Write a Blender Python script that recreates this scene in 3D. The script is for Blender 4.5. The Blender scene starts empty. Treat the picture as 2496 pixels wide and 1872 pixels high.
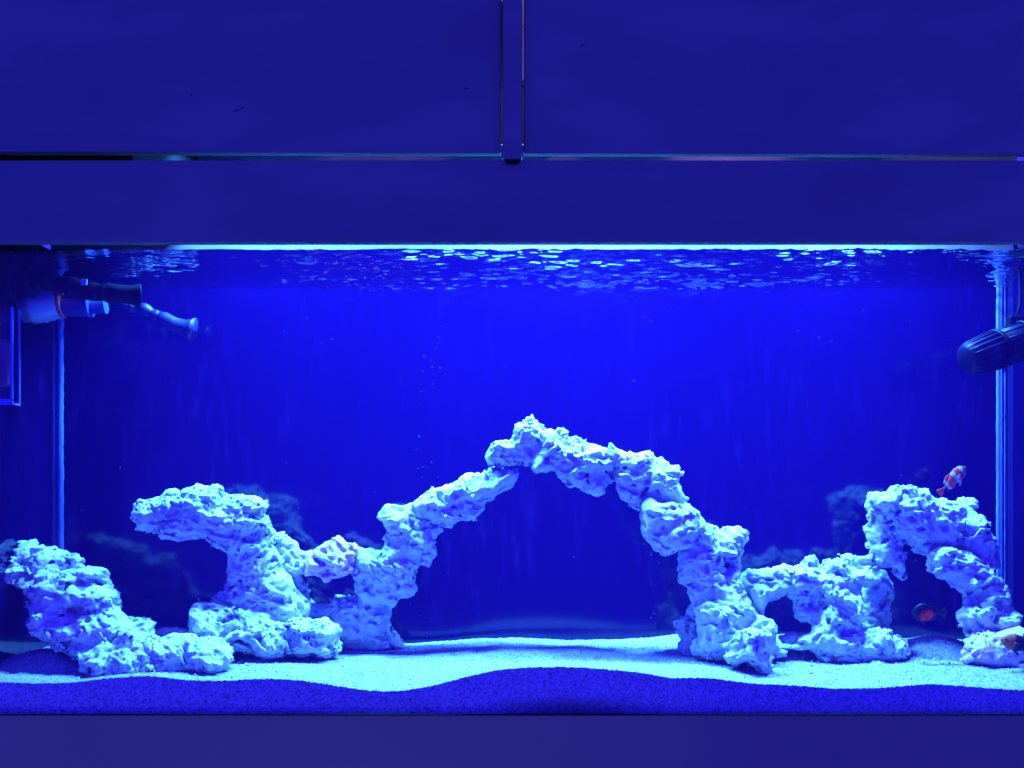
import bpy, bmesh, math, random
import numpy as np
from mathutils import Vector, Matrix

random.seed(7)
rng = np.random.default_rng(11)
scene = bpy.context.scene
COL = scene.collection

# ------------------------------------------------------------------ camera
S = 0.00064          # metres per photograph pixel on the front glass plane (y = 0)
DC = 1.7             # camera distance to the glass
ZC = 0.3456          # camera height above the tank floor
HOR = 1200.0         # photograph row of the eye level
cam_d = bpy.data.cameras.new('camera')
cam = bpy.data.objects.new('camera', cam_d)
COL.objects.link(cam)
cam.location = (0, -DC, ZC)
cam.rotation_euler = (math.radians(90), 0, 0)
cam_d.sensor_width = 36
cam_d.lens = 36 * DC / (2496 * S)
cam_d.shift_y = (HOR - 936) / 2496
cam_d.clip_start = 0.05
cam_d.clip_end = 100
scene.camera = cam

# ------------------------------------------------------------------ world, exposure
world = bpy.data.worlds.new('World')
scene.world = world
world.use_nodes = True
bg = world.node_tree.nodes['Background']
bg.inputs[0].default_value = (0.022, 0.015, 0.95, 1)     # the dark room, filled by the blue glow of the tank
bg.inputs[1].default_value = 2.7
vs = scene.view_settings
vs.view_transform = 'Standard'
vs.look = 'None'
vs.exposure = 0
vs.gamma = 1
scene.cycles.use_denoising = True
scene.cycles.max_bounces = 5
scene.cycles.diffuse_bounces = 1
scene.cycles.volume_bounces = 0
scene.cycles.glossy_bounces = 3
scene.cycles.transparent_max_bounces = 12
scene.cycles.sample_clamp_indirect = 6
scene.cycles.caustics_reflective = False
scene.cycles.caustics_refractive = False


def lamp(name, kind, loc, energy, color, target=None, **kw):
    d = bpy.data.lights.new(name, kind)
    d.energy = energy
    d.color = color
    for k, v in kw.items():
        setattr(d, k, v)
    o = bpy.data.objects.new(name, d)
    COL.objects.link(o)
    o.location = loc
    if target is not None:
        o.rotation_euler = (Vector(target) - Vector(loc)).to_track_quat('-Z', 'Y').to_euler()
    return o


LED = (0.056, 0.275, 1.0)
LAMPS = [(-0.42, 0.255, 1.05, 60), (-0.02, 0.255, 1.05, 58), (0.215, 0.255, 1.05, 58), (0.60, 0.255, 1.05, 64)]
for lx, ly, lz, le in LAMPS:
    lamp('reef_lamp', 'AREA', (lx, ly, lz - 0.002), le, LED, (lx, ly, 0), shape='RECTANGLE', size=0.11, size_y=0.07, spread=math.radians(150))
# warm strip inside the hood, seen only through the gaps round the doors
lamp('hood_strip_lamp', 'AREA', (0.30, 0.02, 1.08), 4.0, (0.42, 0.27, 1.0), (0.30, 0.33, 1.0), shape='RECTANGLE', size=0.9, size_y=0.02)
# added spot, unseen, that greys the left of the lower cabinet
lamp('added_spot', 'SPOT', (-0.75, -2.0, -1.10), 5.0, (1.0, 0.95, 0.75), (-0.38, 0.0, -0.28), spot_size=math.radians(36), spot_blend=0.35, shadow_soft_size=0.02)

# ------------------------------------------------------------------ dimensions of the place
XL, XR = -0.846, 0.918      # inner side walls
YB = 0.333                  # inner back wall
ZW = 0.7245                 # water level


def P(px, py, y=0.0):
    k = S * (DC + y) / DC
    return Vector(((px - 1248) * k, y, ZC + (HOR - py) * k))


# ------------------------------------------------------------------ materials
def new_mat(name):
    m = bpy.data.materials.new(name)
    m.use_nodes = True
    nt = m.node_tree
    nt.nodes.clear()
    out = nt.nodes.new('ShaderNodeOutputMaterial')
    return m, nt, out


def node(nt, kind, **kw):
    n = nt.nodes.new(kind)
    for k, v in kw.items():
        if k.startswith('i_'):
            n.inputs[k[2:].replace('_', ' ')].default_value = v
        else:
            setattr(n, k, v)
    return n


def rgb(c):
    return (c[0], c[1], c[2], 1)


def ramp(nt, fac, stops):
    r = nt.nodes.new('ShaderNodeValToRGB')
    el = r.color_ramp.elements
    while len(el) < len(stops):
        el.new(0.5)
    for e, (p, c) in zip(el, stops):
        e.position = p
        e.color = rgb(c)
    nt.links.new(fac, r.inputs[0])
    return r.outputs[0]


def principled(name, color, rough=0.5, noise=None, bump=None, spec=0.5, coat=0.0, color2=None, stretch=None, metallic=0.0):
    """noise = scale of a two-colour mottling, bump = (scale, distance)"""
    m, nt, out = new_mat(name)
    b = node(nt, 'ShaderNodeBsdfPrincipled')
    nt.links.new(b.outputs[0], out.inputs[0])
    b.inputs['Roughness'].default_value = rough
    b.inputs['Specular IOR Level'].default_value = spec
    b.inputs['Coat Weight'].default_value = coat
    b.inputs['Metallic'].default_value = metallic
    b.inputs['Base Color'].default_value = rgb(color)
    tc = node(nt, 'ShaderNodeTexCoord')
    mp = node(nt, 'ShaderNodeMapping')
    nt.links.new(tc.outputs['Object'], mp.inputs[0])
    if stretch:
        mp.inputs['Scale'].default_value = stretch
    if noise:
        n = node(nt, 'ShaderNodeTexNoise')
        n.inputs['Scale'].default_value = noise
        n.inputs['Detail'].default_value = 6
        nt.links.new(mp.outputs[0], n.inputs[0])
        nt.links.new(ramp(nt, n.outputs[0], [(0.3, color), (0.7, color2 or [c * 0.75 for c in color])]), b.inputs['Base Color'])
    if bump:
        n = node(nt, 'ShaderNodeTexNoise')
        n.inputs['Scale'].default_value = bump[0]
        n.inputs['Detail'].default_value = 4
        nt.links.new(mp.outputs[0], n.inputs[0])
        bp = node(nt, 'ShaderNodeBump')
        bp.inputs['Distance'].default_value = bump[1]
        bp.inputs['Strength'].default_value = 1
        nt.links.new(n.outputs[0], bp.inputs['Height'])
        nt.links.new(bp.outputs[0], b.inputs['Normal'])
    return m


def rock_material(name, c1, c2, c3, pink=0.0):
    m, nt, out = new_mat(name)
    b = node(nt, 'ShaderNodeBsdfPrincipled')
    b.inputs['Roughness'].default_value = 0.9
    b.inputs['Specular IOR Level'].default_value = 0.15
    nt.links.new(b.outputs[0], out.inputs[0])
    tc = node(nt, 'ShaderNodeTexCoord')
    n1 = node(nt, 'ShaderNodeTexNoise')
    n1.inputs['Scale'].default_value = 38
    n1.inputs['Detail'].default_value = 8
    n1.inputs['Roughness'].default_value = 0.68
    nt.links.new(tc.outputs['Object'], n1.inputs[0])
    col = ramp(nt, n1.outputs[0], [(0.34, c3), (0.47, c2), (0.62, c1)])
    # dark pores
    v = node(nt, 'ShaderNodeTexVoronoi')
    v.inputs['Scale'].default_value = 190
    nt.links.new(tc.outputs['Object'], v.inputs[0])
    n2 = node(nt, 'ShaderNodeTexNoise')
    n2.inputs['Scale'].default_value = 26
    nt.links.new(tc.outputs['Object'], n2.inputs[0])
    pore = ramp(nt, v.outputs['Distance'], [(0.10, (1, 1, 1)), (0.26, (0, 0, 0))])
    where = ramp(nt, n2.outputs[0], [(0.52, (0, 0, 0)), (0.60, (1, 1, 1))])
    mul = node(nt, 'ShaderNodeMath', operation='MULTIPLY')
    nt.links.new(pore, mul.inputs[0])
    nt.links.new(where, mul.inputs[1])
    mx = node(nt, 'ShaderNodeMix', data_type='RGBA')
    nt.links.new(mul.outputs[0], mx.inputs['Factor'])
    nt.links.new(col, mx.inputs['A'])
    mx.inputs['B'].default_value = (0.17, 0.15, 0.17, 1)
    res = mx.outputs['Result']
    nt.links.new(res, b.inputs['Base Color'])
    n3 = node(nt, 'ShaderNodeTexNoise')
    n3.inputs['Scale'].default_value = 230
    n3.inputs['Detail'].default_value = 5
    n3.inputs['Roughness'].default_value = 0.7
    nt.links.new(tc.outputs['Object'], n3.inputs[0])
    sub = node(nt, 'ShaderNodeMath', operation='SUBTRACT')
    nt.links.new(n3.outputs[0], sub.inputs[0])
    nt.links.new(mul.outputs[0], sub.inputs[1])
    bp = node(nt, 'ShaderNodeBump')
    bp.inputs['Distance'].default_value = 0.0022
    nt.links.new(sub.outputs[0], bp.inputs['Height'])
    nt.links.new(bp.outputs[0], b.inputs['Normal'])
    return m


M = {}
M['rock'] = rock_material('reef_rock', (0.67, 0.71, 0.64), (0.56, 0.60, 0.54), (0.27, 0.28, 0.28))
M['rock_pink'] = rock_material('coralline_rock', (0.76, 0.70, 0.70), (0.72, 0.40, 0.56), (0.55, 0.24, 0.40))
M['paint'] = principled('painted_board', (0.160, 0.235, 0.076), 0.5, noise=9, color2=(0.115, 0.175, 0.055), bump=(60, 0.0004), stretch=(0.35, 1, 1))
M['paint_low'] = principled('painted_base_board', (0.22, 0.27, 0.055), 0.5, noise=4, color2=(0.19, 0.235, 0.050), bump=(80, 0.0003))
M['white_board'] = principled('white_splash_board', (0.16, 0.15, 0.18), 0.6, noise=20, color2=(0.12, 0.11, 0.14))
M['wood'] = principled('bare_wood_board', (0.42, 0.30, 0.26), 0.7, noise=14, color2=(0.32, 0.22, 0.20), stretch=(0.2, 1, 1))
M['black'] = principled('black_plastic', (0.003, 0.003, 0.005), 0.5, spec=0.10)
M['black_matte'] = principled('black_rubber', (0.003, 0.003, 0.004), 0.75, spec=0.08)
M['pump'] = principled('dark_pump_plastic', (0.004, 0.006, 0.022), 0.5, noise=60, color2=(0.003, 0.004, 0.012), spec=0.12)
M['pale'] = principled('pale_plastic', (0.26, 0.28, 0.36), 0.4)
M['pale_blue'] = principled('pale_blue_plastic', (0.05, 0.09, 0.30), 0.35)
M['red'] = principled('red_rubber', (0.75, 0.08, 0.06), 0.5)
M['silicone'] = principled('silicone_bead', (0.16, 0.26, 0.60), 0.35, noise=45, color2=(0.09, 0.14, 0.40), stretch=(3, 1, 0.25))
M['sponge'] = principled('filter_sponge', (0.30, 0.07, 0.06), 0.9, noise=40, color2=(0.12, 0.04, 0.10))
M['bubble'] = principled('bubble', (0.22, 0.24, 0.32), 0.4)


def back_material():
    m, nt, out = new_mat('blue_back_film')
    b = node(nt, 'ShaderNodeBsdfPrincipled')
    nt.links.new(b.outputs[0], out.inputs[0])
    tc = node(nt, 'ShaderNodeTexCoord')
    mp = node(nt, 'ShaderNodeMapping')
    mp.inputs['Scale'].default_value = (1, 1, 0.12)
    nt.links.new(tc.outputs['Object'], mp.inputs[0])
    n = node(nt, 'ShaderNodeTexNoise')
    n.inputs['Scale'].default_value = 16
    n.inputs['Detail'].default_value = 4
    nt.links.new(mp.outputs[0], n.inputs[0])
    base = ramp(nt, n.outputs[0], [(0.3, (0.0022, 0.0006, 0.0185)), (0.7, (0.0026, 0.0007, 0.0215))])
    # room reflections painted into the film colour as upright tone bands
    sp = node(nt, 'ShaderNodeSeparateXYZ')
    nt.links.new(tc.outputs['Object'], sp.inputs[0])
    mr = node(nt, 'ShaderNodeMapRange')
    mr.inputs['From Min'].default_value = -0.9
    mr.inputs['From Max'].default_value = 0.9
    nt.links.new(sp.outputs[0], mr.inputs['Value'])
    strip = ramp(nt, mr.outputs[0], [(0.0, (0.72,) * 3), (0.13, (0.72,) * 3), (0.17, (0.80,) * 3), (0.185, (1.0,) * 3), (0.62, (1.0,) * 3), (0.632, (0.80,) * 3), (0.91, (0.74,) * 3), (0.925, (0.90,) * 3)])
    mu = node(nt, 'ShaderNodeMix', data_type='RGBA', blend_type='MULTIPLY')
    mu.inputs['Factor'].default_value = 1
    nt.links.new(base, mu.inputs['A'])
    nt.links.new(strip, mu.inputs['B'])
    nt.links.new(mu.outputs['Result'], b.inputs['Base Color'])
    b.inputs['Roughness'].default_value = 0.10
    b.inputs['Specular IOR Level'].default_value = 0.35
    return m


def glass_material(name, tint=(1, 1, 1), ior=1.35, rough=0.0, sheet=True, smear=0.0):
    m, nt, out = new_mat(name)
    t = node(nt, 'ShaderNodeBsdfTransparent')
    t.inputs[0].default_value = rgb(tint)
    g = node(nt, 'ShaderNodeBsdfGlossy')
    g.inputs['Roughness'].default_value = rough
    f = node(nt, 'ShaderNodeFresnel')
    f.inputs['IOR'].default_value = ior
    if sheet:
        # a flat sheet bends nothing: both of its faces reflect like the outer one
        ge = node(nt, 'ShaderNodeNewGeometry')
        mi = node(nt, 'ShaderNodeMix', data_type='FLOAT')
        nt.links.new(ge.outputs['Backfacing'], mi.inputs['Factor'])
        mi.inputs['A'].default_value = ior
        mi.inputs['B'].default_value = 1 / ior
        nt.links.new(mi.outputs[0], f.inputs['IOR'])
    mx = node(nt, 'ShaderNodeMixShader')
    nt.links.new(f.outputs[0], mx.inputs[0])
    nt.links.new(t.outputs[0], mx.inputs[1])
    nt.links.new(g.outputs[0], mx.inputs[2])
    last = mx.outputs[0]
    if smear:
        tc = node(nt, 'ShaderNodeTexCoord')
        mp = node(nt, 'ShaderNodeMapping')
        mp.inputs['Scale'].default_value = (1, 1, 0.22)
        mp.inputs['Rotation'].default_value = (0, 0.12, 0)
        nt.links.new(tc.outputs['Object'], mp.inputs[0])
        n1 = node(nt, 'ShaderNodeTexNoise')
        n1.inputs['Scale'].default_value = 55
        n1.inputs['Detail'].default_value = 5
        n2 = node(nt, 'ShaderNodeTexNoise')
        n2.inputs['Scale'].default_value = 5
        nt.links.new(mp.outputs[0], n1.inputs[0])
        nt.links.new(tc.outputs['Object'], n2.inputs[0])
        a = ramp(nt, n1.outputs[0], [(0.56, (0, 0, 0)), (0.78, (1, 1, 1))])
        b = ramp(nt, n2.outputs[0], [(0.46, (0.1, 0.1, 0.1)), (0.68, (1, 1, 1))])
        mu = node(nt, 'ShaderNodeMath', operation='MULTIPLY')
        nt.links.new(a, mu.inputs[0])
        nt.links.new(b, mu.inputs[1])
        m2 = node(nt, 'ShaderNodeMath', operation='MULTIPLY')
        nt.links.new(mu.outputs[0], m2.inputs[0])
        m2.inputs[1].default_value = smear
        df = node(nt, 'ShaderNodeBsdfDiffuse')
        df.inputs[0].default_value = (0.8, 0.8, 0.8, 1)
        ms = node(nt, 'ShaderNodeMixShader')
        nt.links.new(m2.outputs[0], ms.inputs[0])
        nt.links.new(last, ms.inputs[1])
        nt.links.new(df.outputs[0], ms.inputs[2])
        last = ms.outputs[0]
    nt.links.new(last, out.inputs[0])
    return m


def sand_material():
    m, nt, out = new_mat('aragonite_sand')
    b = node(nt, 'ShaderNodeBsdfPrincipled')
    b.inputs['Roughness'].default_value = 0.85
    b.inputs['Specular IOR Level'].default_value = 0.2
    nt.links.new(b.outputs[0], out.inputs[0])
    tc = node(nt, 'ShaderNodeTexCoord')
    v = node(nt, 'ShaderNodeTexVoronoi')
    v.inputs['Scale'].default_value = 420
    nt.links.new(tc.outputs['Object'], v.inputs[0])
    n = node(nt, 'ShaderNodeTexNoise')
    n.inputs['Scale'].default_value = 300
    n.inputs['Detail'].default_value = 3
    nt.links.new(tc.outputs['Object'], n.inputs[0])
    grain = ramp(nt, n.outputs[0], [(0.34, (0.13, 0.14, 0.16)), (0.45, (0.31, 0.33, 0.38)), (0.7, (0.43, 0.45, 0.52))])
    # darker patch low against the front glass near the middle
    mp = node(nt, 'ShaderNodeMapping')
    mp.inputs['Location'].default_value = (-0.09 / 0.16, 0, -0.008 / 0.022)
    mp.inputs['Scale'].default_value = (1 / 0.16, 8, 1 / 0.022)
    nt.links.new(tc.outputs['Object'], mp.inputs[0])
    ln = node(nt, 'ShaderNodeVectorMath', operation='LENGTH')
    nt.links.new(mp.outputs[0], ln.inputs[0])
    low_patch = ramp(nt, ln.outputs['Value'], [(0.25, (0.32, 0.32, 0.34)), (1.0, (1, 1, 1))])
    nm = node(nt, 'ShaderNodeTexNoise')
    nm.inputs['Scale'].default_value = 130
    nm.inputs['Detail'].default_value = 6
    nm.inputs['Roughness'].default_value = 0.75
    nt.links.new(tc.outputs['Object'], nm.inputs[0])
    mot = ramp(nt, nm.outputs[0], [(0.36, (0.55, 0.55, 0.55)), (0.56, (1.0, 1.0, 1.0))])
    m0 = node(nt, 'ShaderNodeMix', data_type='RGBA', blend_type='MULTIPLY')
    m0.inputs['Factor'].default_value = 1
    nt.links.new(grain, m0.inputs['A'])
    nt.links.new(mot, m0.inputs['B'])
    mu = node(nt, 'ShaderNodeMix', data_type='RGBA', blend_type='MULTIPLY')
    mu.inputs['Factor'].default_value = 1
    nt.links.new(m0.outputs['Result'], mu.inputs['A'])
    nt.links.new(low_patch, mu.inputs['B'])
    nt.links.new(mu.outputs['Result'], b.inputs['Base Color'])
    ad = node(nt, 'ShaderNodeMath', operation='SUBTRACT')
    nt.links.new(n.outputs[0], ad.inputs[0])
    nt.links.new(v.outputs['Distance'], ad.inputs[1])
    bp = node(nt, 'ShaderNodeBump')
    bp.inputs['Distance'].default_value = 0.0007
    nt.links.new(ad.outputs[0], bp.inputs['Height'])
    nt.links.new(bp.outputs[0], b.inputs['Normal'])
    return m


M['back'] = back_material()
M['glass'] = glass_material('tank_glass', (0.99, 0.99, 1.0), 1.35, smear=0.10)
M['acrylic'] = glass_material('clear_acrylic', (0.92, 0.92, 0.97), 1.3)
M['water'] = glass_material('water_surface', (1, 1, 1), 1.33, sheet=False)
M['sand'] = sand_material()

em, nt_, out_ = new_mat('led_lens')
e_ = node(nt_, 'ShaderNodeEmission')
e_.inputs[0].default_value = rgb((0.25, 0.6, 1.0))
e_.inputs[1].default_value = 6
nt_.links.new(e_.outputs[0], out_.inputs[0])
M['led'] = em


# ------------------------------------------------------------------ object helpers
def link(name, me, mat=None, parent=None, smooth=False):
    o = bpy.data.objects.new(name, me)
    COL.objects.link(o)
    if mat is not None:
        me.materials.append(mat)
    if parent is not None:
        o.parent = parent
    if smooth:
        me.polygons.foreach_set('use_smooth', [True] * len(me.polygons))
    return o


def tag(o, label=None, cat=None, group=None, kind=None):
    if label:
        o['label'] = label
    if cat:
        o['category'] = cat
    if group:
        o['group'] = group
    if kind:
        o['kind'] = kind
    return o


def thing(name, label, cat, loc=(0, 0, 0), group=None):
    o = bpy.data.objects.new(name, None)
    o.empty_display_size = 0.02
    COL.objects.link(o)
    o.location = loc
    tag(o, label, cat, group)
    return o


def adopt(o, parent):
    """child keeps its world-space coordinates under an unrotated parent"""
    o.parent = parent
    o.location = Vector(o.location) - Vector(parent.location)
    return o


def mesh(name, verts, faces):
    me = bpy.data.meshes.new(name)
    me.from_pydata([tuple(v) for v in verts], [], faces)
    me.update()
    return me


def box(name, lo, hi, mat, parent=None, bevel=0.0015, seg=2):
    """axis-aligned bevelled board between two world corners"""
    lo, hi = Vector(lo), Vector(hi)
    c = (lo + hi) / 2
    bm = bmesh.new()
    bmesh.ops.create_cube(bm, size=1)
    bmesh.ops.scale(bm, vec=hi - lo, verts=bm.verts)
    if bevel:
        bmesh.ops.bevel(bm, geom=list(bm.edges), offset=min(bevel, 0.45 * min(hi - lo)), segments=seg, affect='EDGES', profile=0.5)
    me = bpy.data.meshes.new(name)
    bm.to_mesh(me)
    bm.free()
    o = link(name, me, mat)
    o.location = c
    if parent is not None:
        adopt(o, parent)
    return o


def lathe(name, p0, p1, prof, mat, parent=None, seg=24, caps=True):
    """prof = [(fraction along p0..p1, radius)]"""
    p0, p1 = Vector(p0), Vector(p1)
    ax = (p1 - p0)
    q = ax.to_track_quat('Z', 'Y')
    verts, faces = [], []
    for t, r in prof:
        for k in range(seg):
            a = 2 * math.pi * k / seg
            verts.append(q @ Vector((r * math.cos(a), r * math.sin(a), t * ax.length)))
    for i in range(len(prof) - 1):
        for k in range(seg):
            k2 = (k + 1) % seg
            faces.append((i * seg + k, i * seg + k2, (i + 1) * seg + k2, (i + 1) * seg + k))
    if caps:
        faces.append(tuple(reversed(range(seg))))
        b = (len(prof) - 1) * seg
        faces.append(tuple(range(b, b + seg)))
    me = mesh(name, verts, faces)
    o = link(name, me, mat)
    for p in me.polygons:
        p.use_smooth = len(p.vertices) == 4
    o.location = p0
    if parent is not None:
        adopt(o, parent)
    return o


def tube(name, pts, radii, mat, parent=None, seg=14):
    pts = [Vector(p) for p in pts]
    n = len(pts)
    if not isinstance(radii, (list, tuple)):
        radii = [radii] * n
    o0 = pts[0].copy()
    verts, faces = [], []
    up = Vector((0, 1, 0))
    for i, p in enumerate(pts):
        d = (pts[min(i + 1, n - 1)] - pts[max(i - 1, 0)]).normalized()
        a = d.cross(up)
        if a.length < 1e-3:
            a = d.cross(Vector((1, 0, 0)))
        a.normalize()
        b = d.cross(a)
        for k in range(seg):
            t = 2 * math.pi * k / seg
            verts.append(p - o0 + radii[i] * (math.cos(t) * a + math.sin(t) * b))
    for i in range(n - 1):
        for k in range(seg):
            k2 = (k + 1) % seg
            faces.append((i * seg + k, i * seg + k2, (i + 1) * seg + k2, (i + 1) * seg + k))
    faces.append(tuple(range(seg)))
    faces.append(tuple(range((n - 1) * seg, n * seg)))
    me = mesh(name, verts, faces)
    bm = bmesh.new()
    bm.from_mesh(me)
    bmesh.ops.recalc_face_normals(bm, faces=bm.faces)
    bm.to_mesh(me)
    bm.free()
    o = link(name, me, mat, smooth=True)
    o.location = o0
    if parent is not None:
        adopt(o, parent)
    return o


# ------------------------------------------------------------------ noise (numpy gradient noise)
PERM = rng.permutation(256).astype(np.int32)
PERM = np.concatenate([PERM, PERM, PERM])
GR = rng.normal(size=(256, 3))
GR /= np.linalg.norm(GR, axis=1)[:, None]
GR = GR.astype(np.float32)


def gnoise(p):
    """p (N,3) -> about -1..1"""
    p = p.astype(np.float32)
    i = np.floor(p).astype(np.int32)
    f = p - i
    i &= 255
    u = f * f * f * (f * (f * 6 - 15) + 10)
    res = []
    for dx in (0, 1):
        for dy in (0, 1):
            for dz in (0, 1):
                h = PERM[PERM[PERM[i[:, 0] + dx] + i[:, 1] + dy] + i[:, 2] + dz]
                g = GR[h]
                res.append(g[:, 0] * (f[:, 0] - dx) + g[:, 1] * (f[:, 1] - dy) + g[:, 2] * (f[:, 2] - dz))
    c00 = res[0] + u[:, 2] * (res[1] - res[0])
    c01 = res[2] + u[:, 2] * (res[3] - res[2])
    c10 = res[4] + u[:, 2] * (res[5] - res[4])
    c11 = res[6] + u[:, 2] * (res[7] - res[6])
    c0 = c00 + u[:, 1] * (c01 - c00)
    c1 = c10 + u[:, 1] * (c11 - c10)
    return (c0 + u[:, 0] * (c1 - c0)) * 1.6


def sstep(a, b, x):
    t = np.clip((x - a) / (b - a), 0, 1)
    return t * t * (3 - 2 * t)


# ------------------------------------------------------------------ the tank
tank = thing('aquarium_tank', 'long glass aquarium with dark blue back, between white hood and base cabinet', 'aquarium', (0, 0.16, 0))
GZ = 0.79
box('front_pane', (XL - 0.01, -0.010, -0.0104), (XR + 0.01, 0.0, GZ), M['glass'], tank, bevel=0)
box('back_pane', (XL - 0.01, YB, -0.01), (XR + 0.01, YB + 0.010, GZ), M['back'], tank, bevel=0)
box('side_pane', (XL - 0.010, 0.0005, -0.01), (XL, YB - 0.0005, GZ), M['back'], tank, bevel=0)
box('side_pane', (XR, 0.0005, -0.01), (XR + 0.010, YB - 0.0005, GZ), M['back'], tank, bevel=0)
box('bottom_pane', (XL - 0.01, -0.009, -0.024), (XR + 0.01, YB + 0.01, -0.0105), M['back'], tank, bevel=0)


def seam(px0, px1, depth, seed, wob=0.0016):
    """wavy silicone bead lying on the back pane in the corner"""
    n = 160
    z0, z1 = 0.01, 0.77
    prof = [(0.0, 0.0), (0.06, 0.7), (0.3, 1.0), (0.5, 0.55), (0.62, 1.0), (0.92, 0.8), (1.0, 0.0)]
    k = S * (DC + YB) / DC
    x0, x1 = (px0 - 1248) * k, (px1 - 1248) * k
    verts, faces = [], []
    zs = np.linspace(z0, z1, n)
    q = np.stack([zs * 55, zs * 0 + seed, zs * 0], 1)
    wa = gnoise(q) * wob
    wb = gnoise(q + [0, 31.7, 0]) * wob + gnoise(q * [3, 1, 1] + [0, 11.3, 0]) * wob * 0.6
    for i in range(n):
        for t, h in prof:
            verts.append((x0 + wa[i] + (x1 + wb[i] - x0 - wa[i]) * t, YB + 0.002 - 0.002 * (h > 0) - depth * h, zs[i]))
    m = len(prof)
    for i in range(n - 1):
        for j in range(m - 1):
            faces.append((i * m + j, i * m + j + 1, (i + 1) * m + j + 1, (i + 1) * m + j))
    o = link('silicone_seam', mesh('silicone_seam', verts, faces), M['silicone'], smooth=True)
    adopt(o, tank)


seam(129, 156, 0.005, 3.1)
seam(2428, 2444, 0.004, 9.4, 0.0008)
seam(2446, 2464, 0.005, 17.2, 0.0007)

# ------------------------------------------------------------------ sand bed
K = 1.12844
FRONT = [(-160, 1472), (0, 1473), (60, 1476), (150, 1475), (230, 1465), (320, 1459), (400, 1469), (480, 1471), (560, 1466), (640, 1468), (720, 1480), (780, 1490), (850, 1494),
         (900, 1488), (960, 1475), (1020, 1458), (1080, 1446), (1140, 1441), (1240, 1440), (1330, 1447), (1400, 1455), (1450, 1465), (1520, 1463), (1580, 1470), (1640, 1478),
         (1720, 1480), (1800, 1488), (1850, 1487), (1920, 1485), (2000, 1477), (2060, 1480), (2140, 1487), (2212, 1491), (2400, 1488)]
fx = np.array([(a * K - 1248) * S for a, b in FRONT])
fz = np.array([(1740 - b * K) * S for a, b in FRONT])
BACK = [(-300, 1386), (0, 1386), (300, 1388), (700, 1392), (900, 1389), (960, 1385), (1040, 1378), (1140, 1377), (1200, 1382), (1300, 1382), (1400, 1378), (1460, 1370), (1600, 1368), (1900, 1378), (2212, 1384), (2500, 1384)]
kb = S * (DC + YB) / DC
bx_ = np.array([(a * K - 1248) * kb for a, b in BACK])
bz_ = np.array([ZC + (HOR - b * K) * kb for a, b in BACK])


def smooth_interp(x, xs, zs, w=0.012):
    acc = 0
    for d in (-1.5, -0.75, 0, 0.75, 1.5):
        acc = acc + np.interp(x + d * w, xs, zs)
    return acc / 5


def sand_h(x, y):
    x = np.asarray(x, float)
    y = np.asarray(y, float)
    f = smooth_interp(x, fx, fz)
    b = smooth_interp(x, bx_, bz_)
    mid = 0.060 + 0.25 * (f - 0.05)
    h = f + (mid - f) * sstep(0.0, 0.12, y)
    h = h + (b - mid) * sstep(0.12, 0.32, y)

    def bump(px, py, yy, sx, sy, a):
        nonlocal h
        c = P(px, py, yy)
        h = h + a * np.exp(-((x - c.x) / sx) ** 2 - ((y - yy) / sy) ** 2)
    bump(1400, 1570, 0.20, 0.17, 0.045, 0.0075)
    bump(1320, 1570, 0.13, 0.20, 0.035, -0.003)
    bump(2285, 1530, 0.235, 0.065, 0.05, 0.024)
    bump(115, 1560, 0.14, 0.060, 0.045, 0.022)
    bump(90, 1620, 0.07, 0.09, 0.03, -0.008)
    bump(1860, 1640, 0.09, 0.05, 0.04, -0.003)
    p = np.stack([x.ravel() * 22, y.ravel() * 22, x.ravel() * 0], 1)
    p2 = np.stack([x.ravel() * 70, y.ravel() * 70, x.ravel() * 0 + 5], 1)
    h = h + (gnoise(p).reshape(x.shape) * 0.0016 + gnoise(p2).reshape(x.shape) * 0.0006) * sstep(0.0, 0.02, y)
    return h


nx, ny = 590, 112
gx = np.linspace(XL + 0.0006, XR - 0.0006, nx)
gy = np.linspace(0.0008, YB - 0.0006, ny)
X, Y = np.meshgrid(gx, gy, indexing='ij')
H = sand_h(X, Y)
H = H + rng.normal(size=H.shape) * 0.00045
sv = np.stack([X.ravel(), Y.ravel(), H.ravel()], 1)
idx = np.arange(nx * ny).reshape(nx, ny)
sf = np.stack([idx[:-1, :-1].ravel(), idx[1:, :-1].ravel(), idx[1:, 1:].ravel(), idx[:-1, 1:].ravel()], 1)
# the face pressed against the front glass
nz = 34
ff = []
fv = []
for j in range(1, nz + 1):
    zz = H[:, 0] * (1 - j / nz) + (-0.010) * (j / nz)
    yy = 0.0008 + rng.normal(size=nx) * 0.0002
    fv.append(np.stack([gx, np.clip(yy, 0.0003, 0.002), zz], 1))
base = nx * ny
rows = [idx[:, 0]] + [base + j * nx + np.arange(nx) for j in range(nz)]
for a, b in zip(rows[:-1], rows[1:]):
    ff.append(np.stack([a[:-1], b[:-1], b[1:], a[1:]], 1))
sv = np.concatenate([sv] + fv)
sf = np.concatenate([sf] + ff)
me = bpy.data.meshes.new('sand_bed')
me.from_pydata(sv.tolist(), [], sf.tolist())
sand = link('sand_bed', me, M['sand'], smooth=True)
tag(sand, 'pale grainy sand bed sloping up behind the front glass', None, kind='structure')

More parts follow.
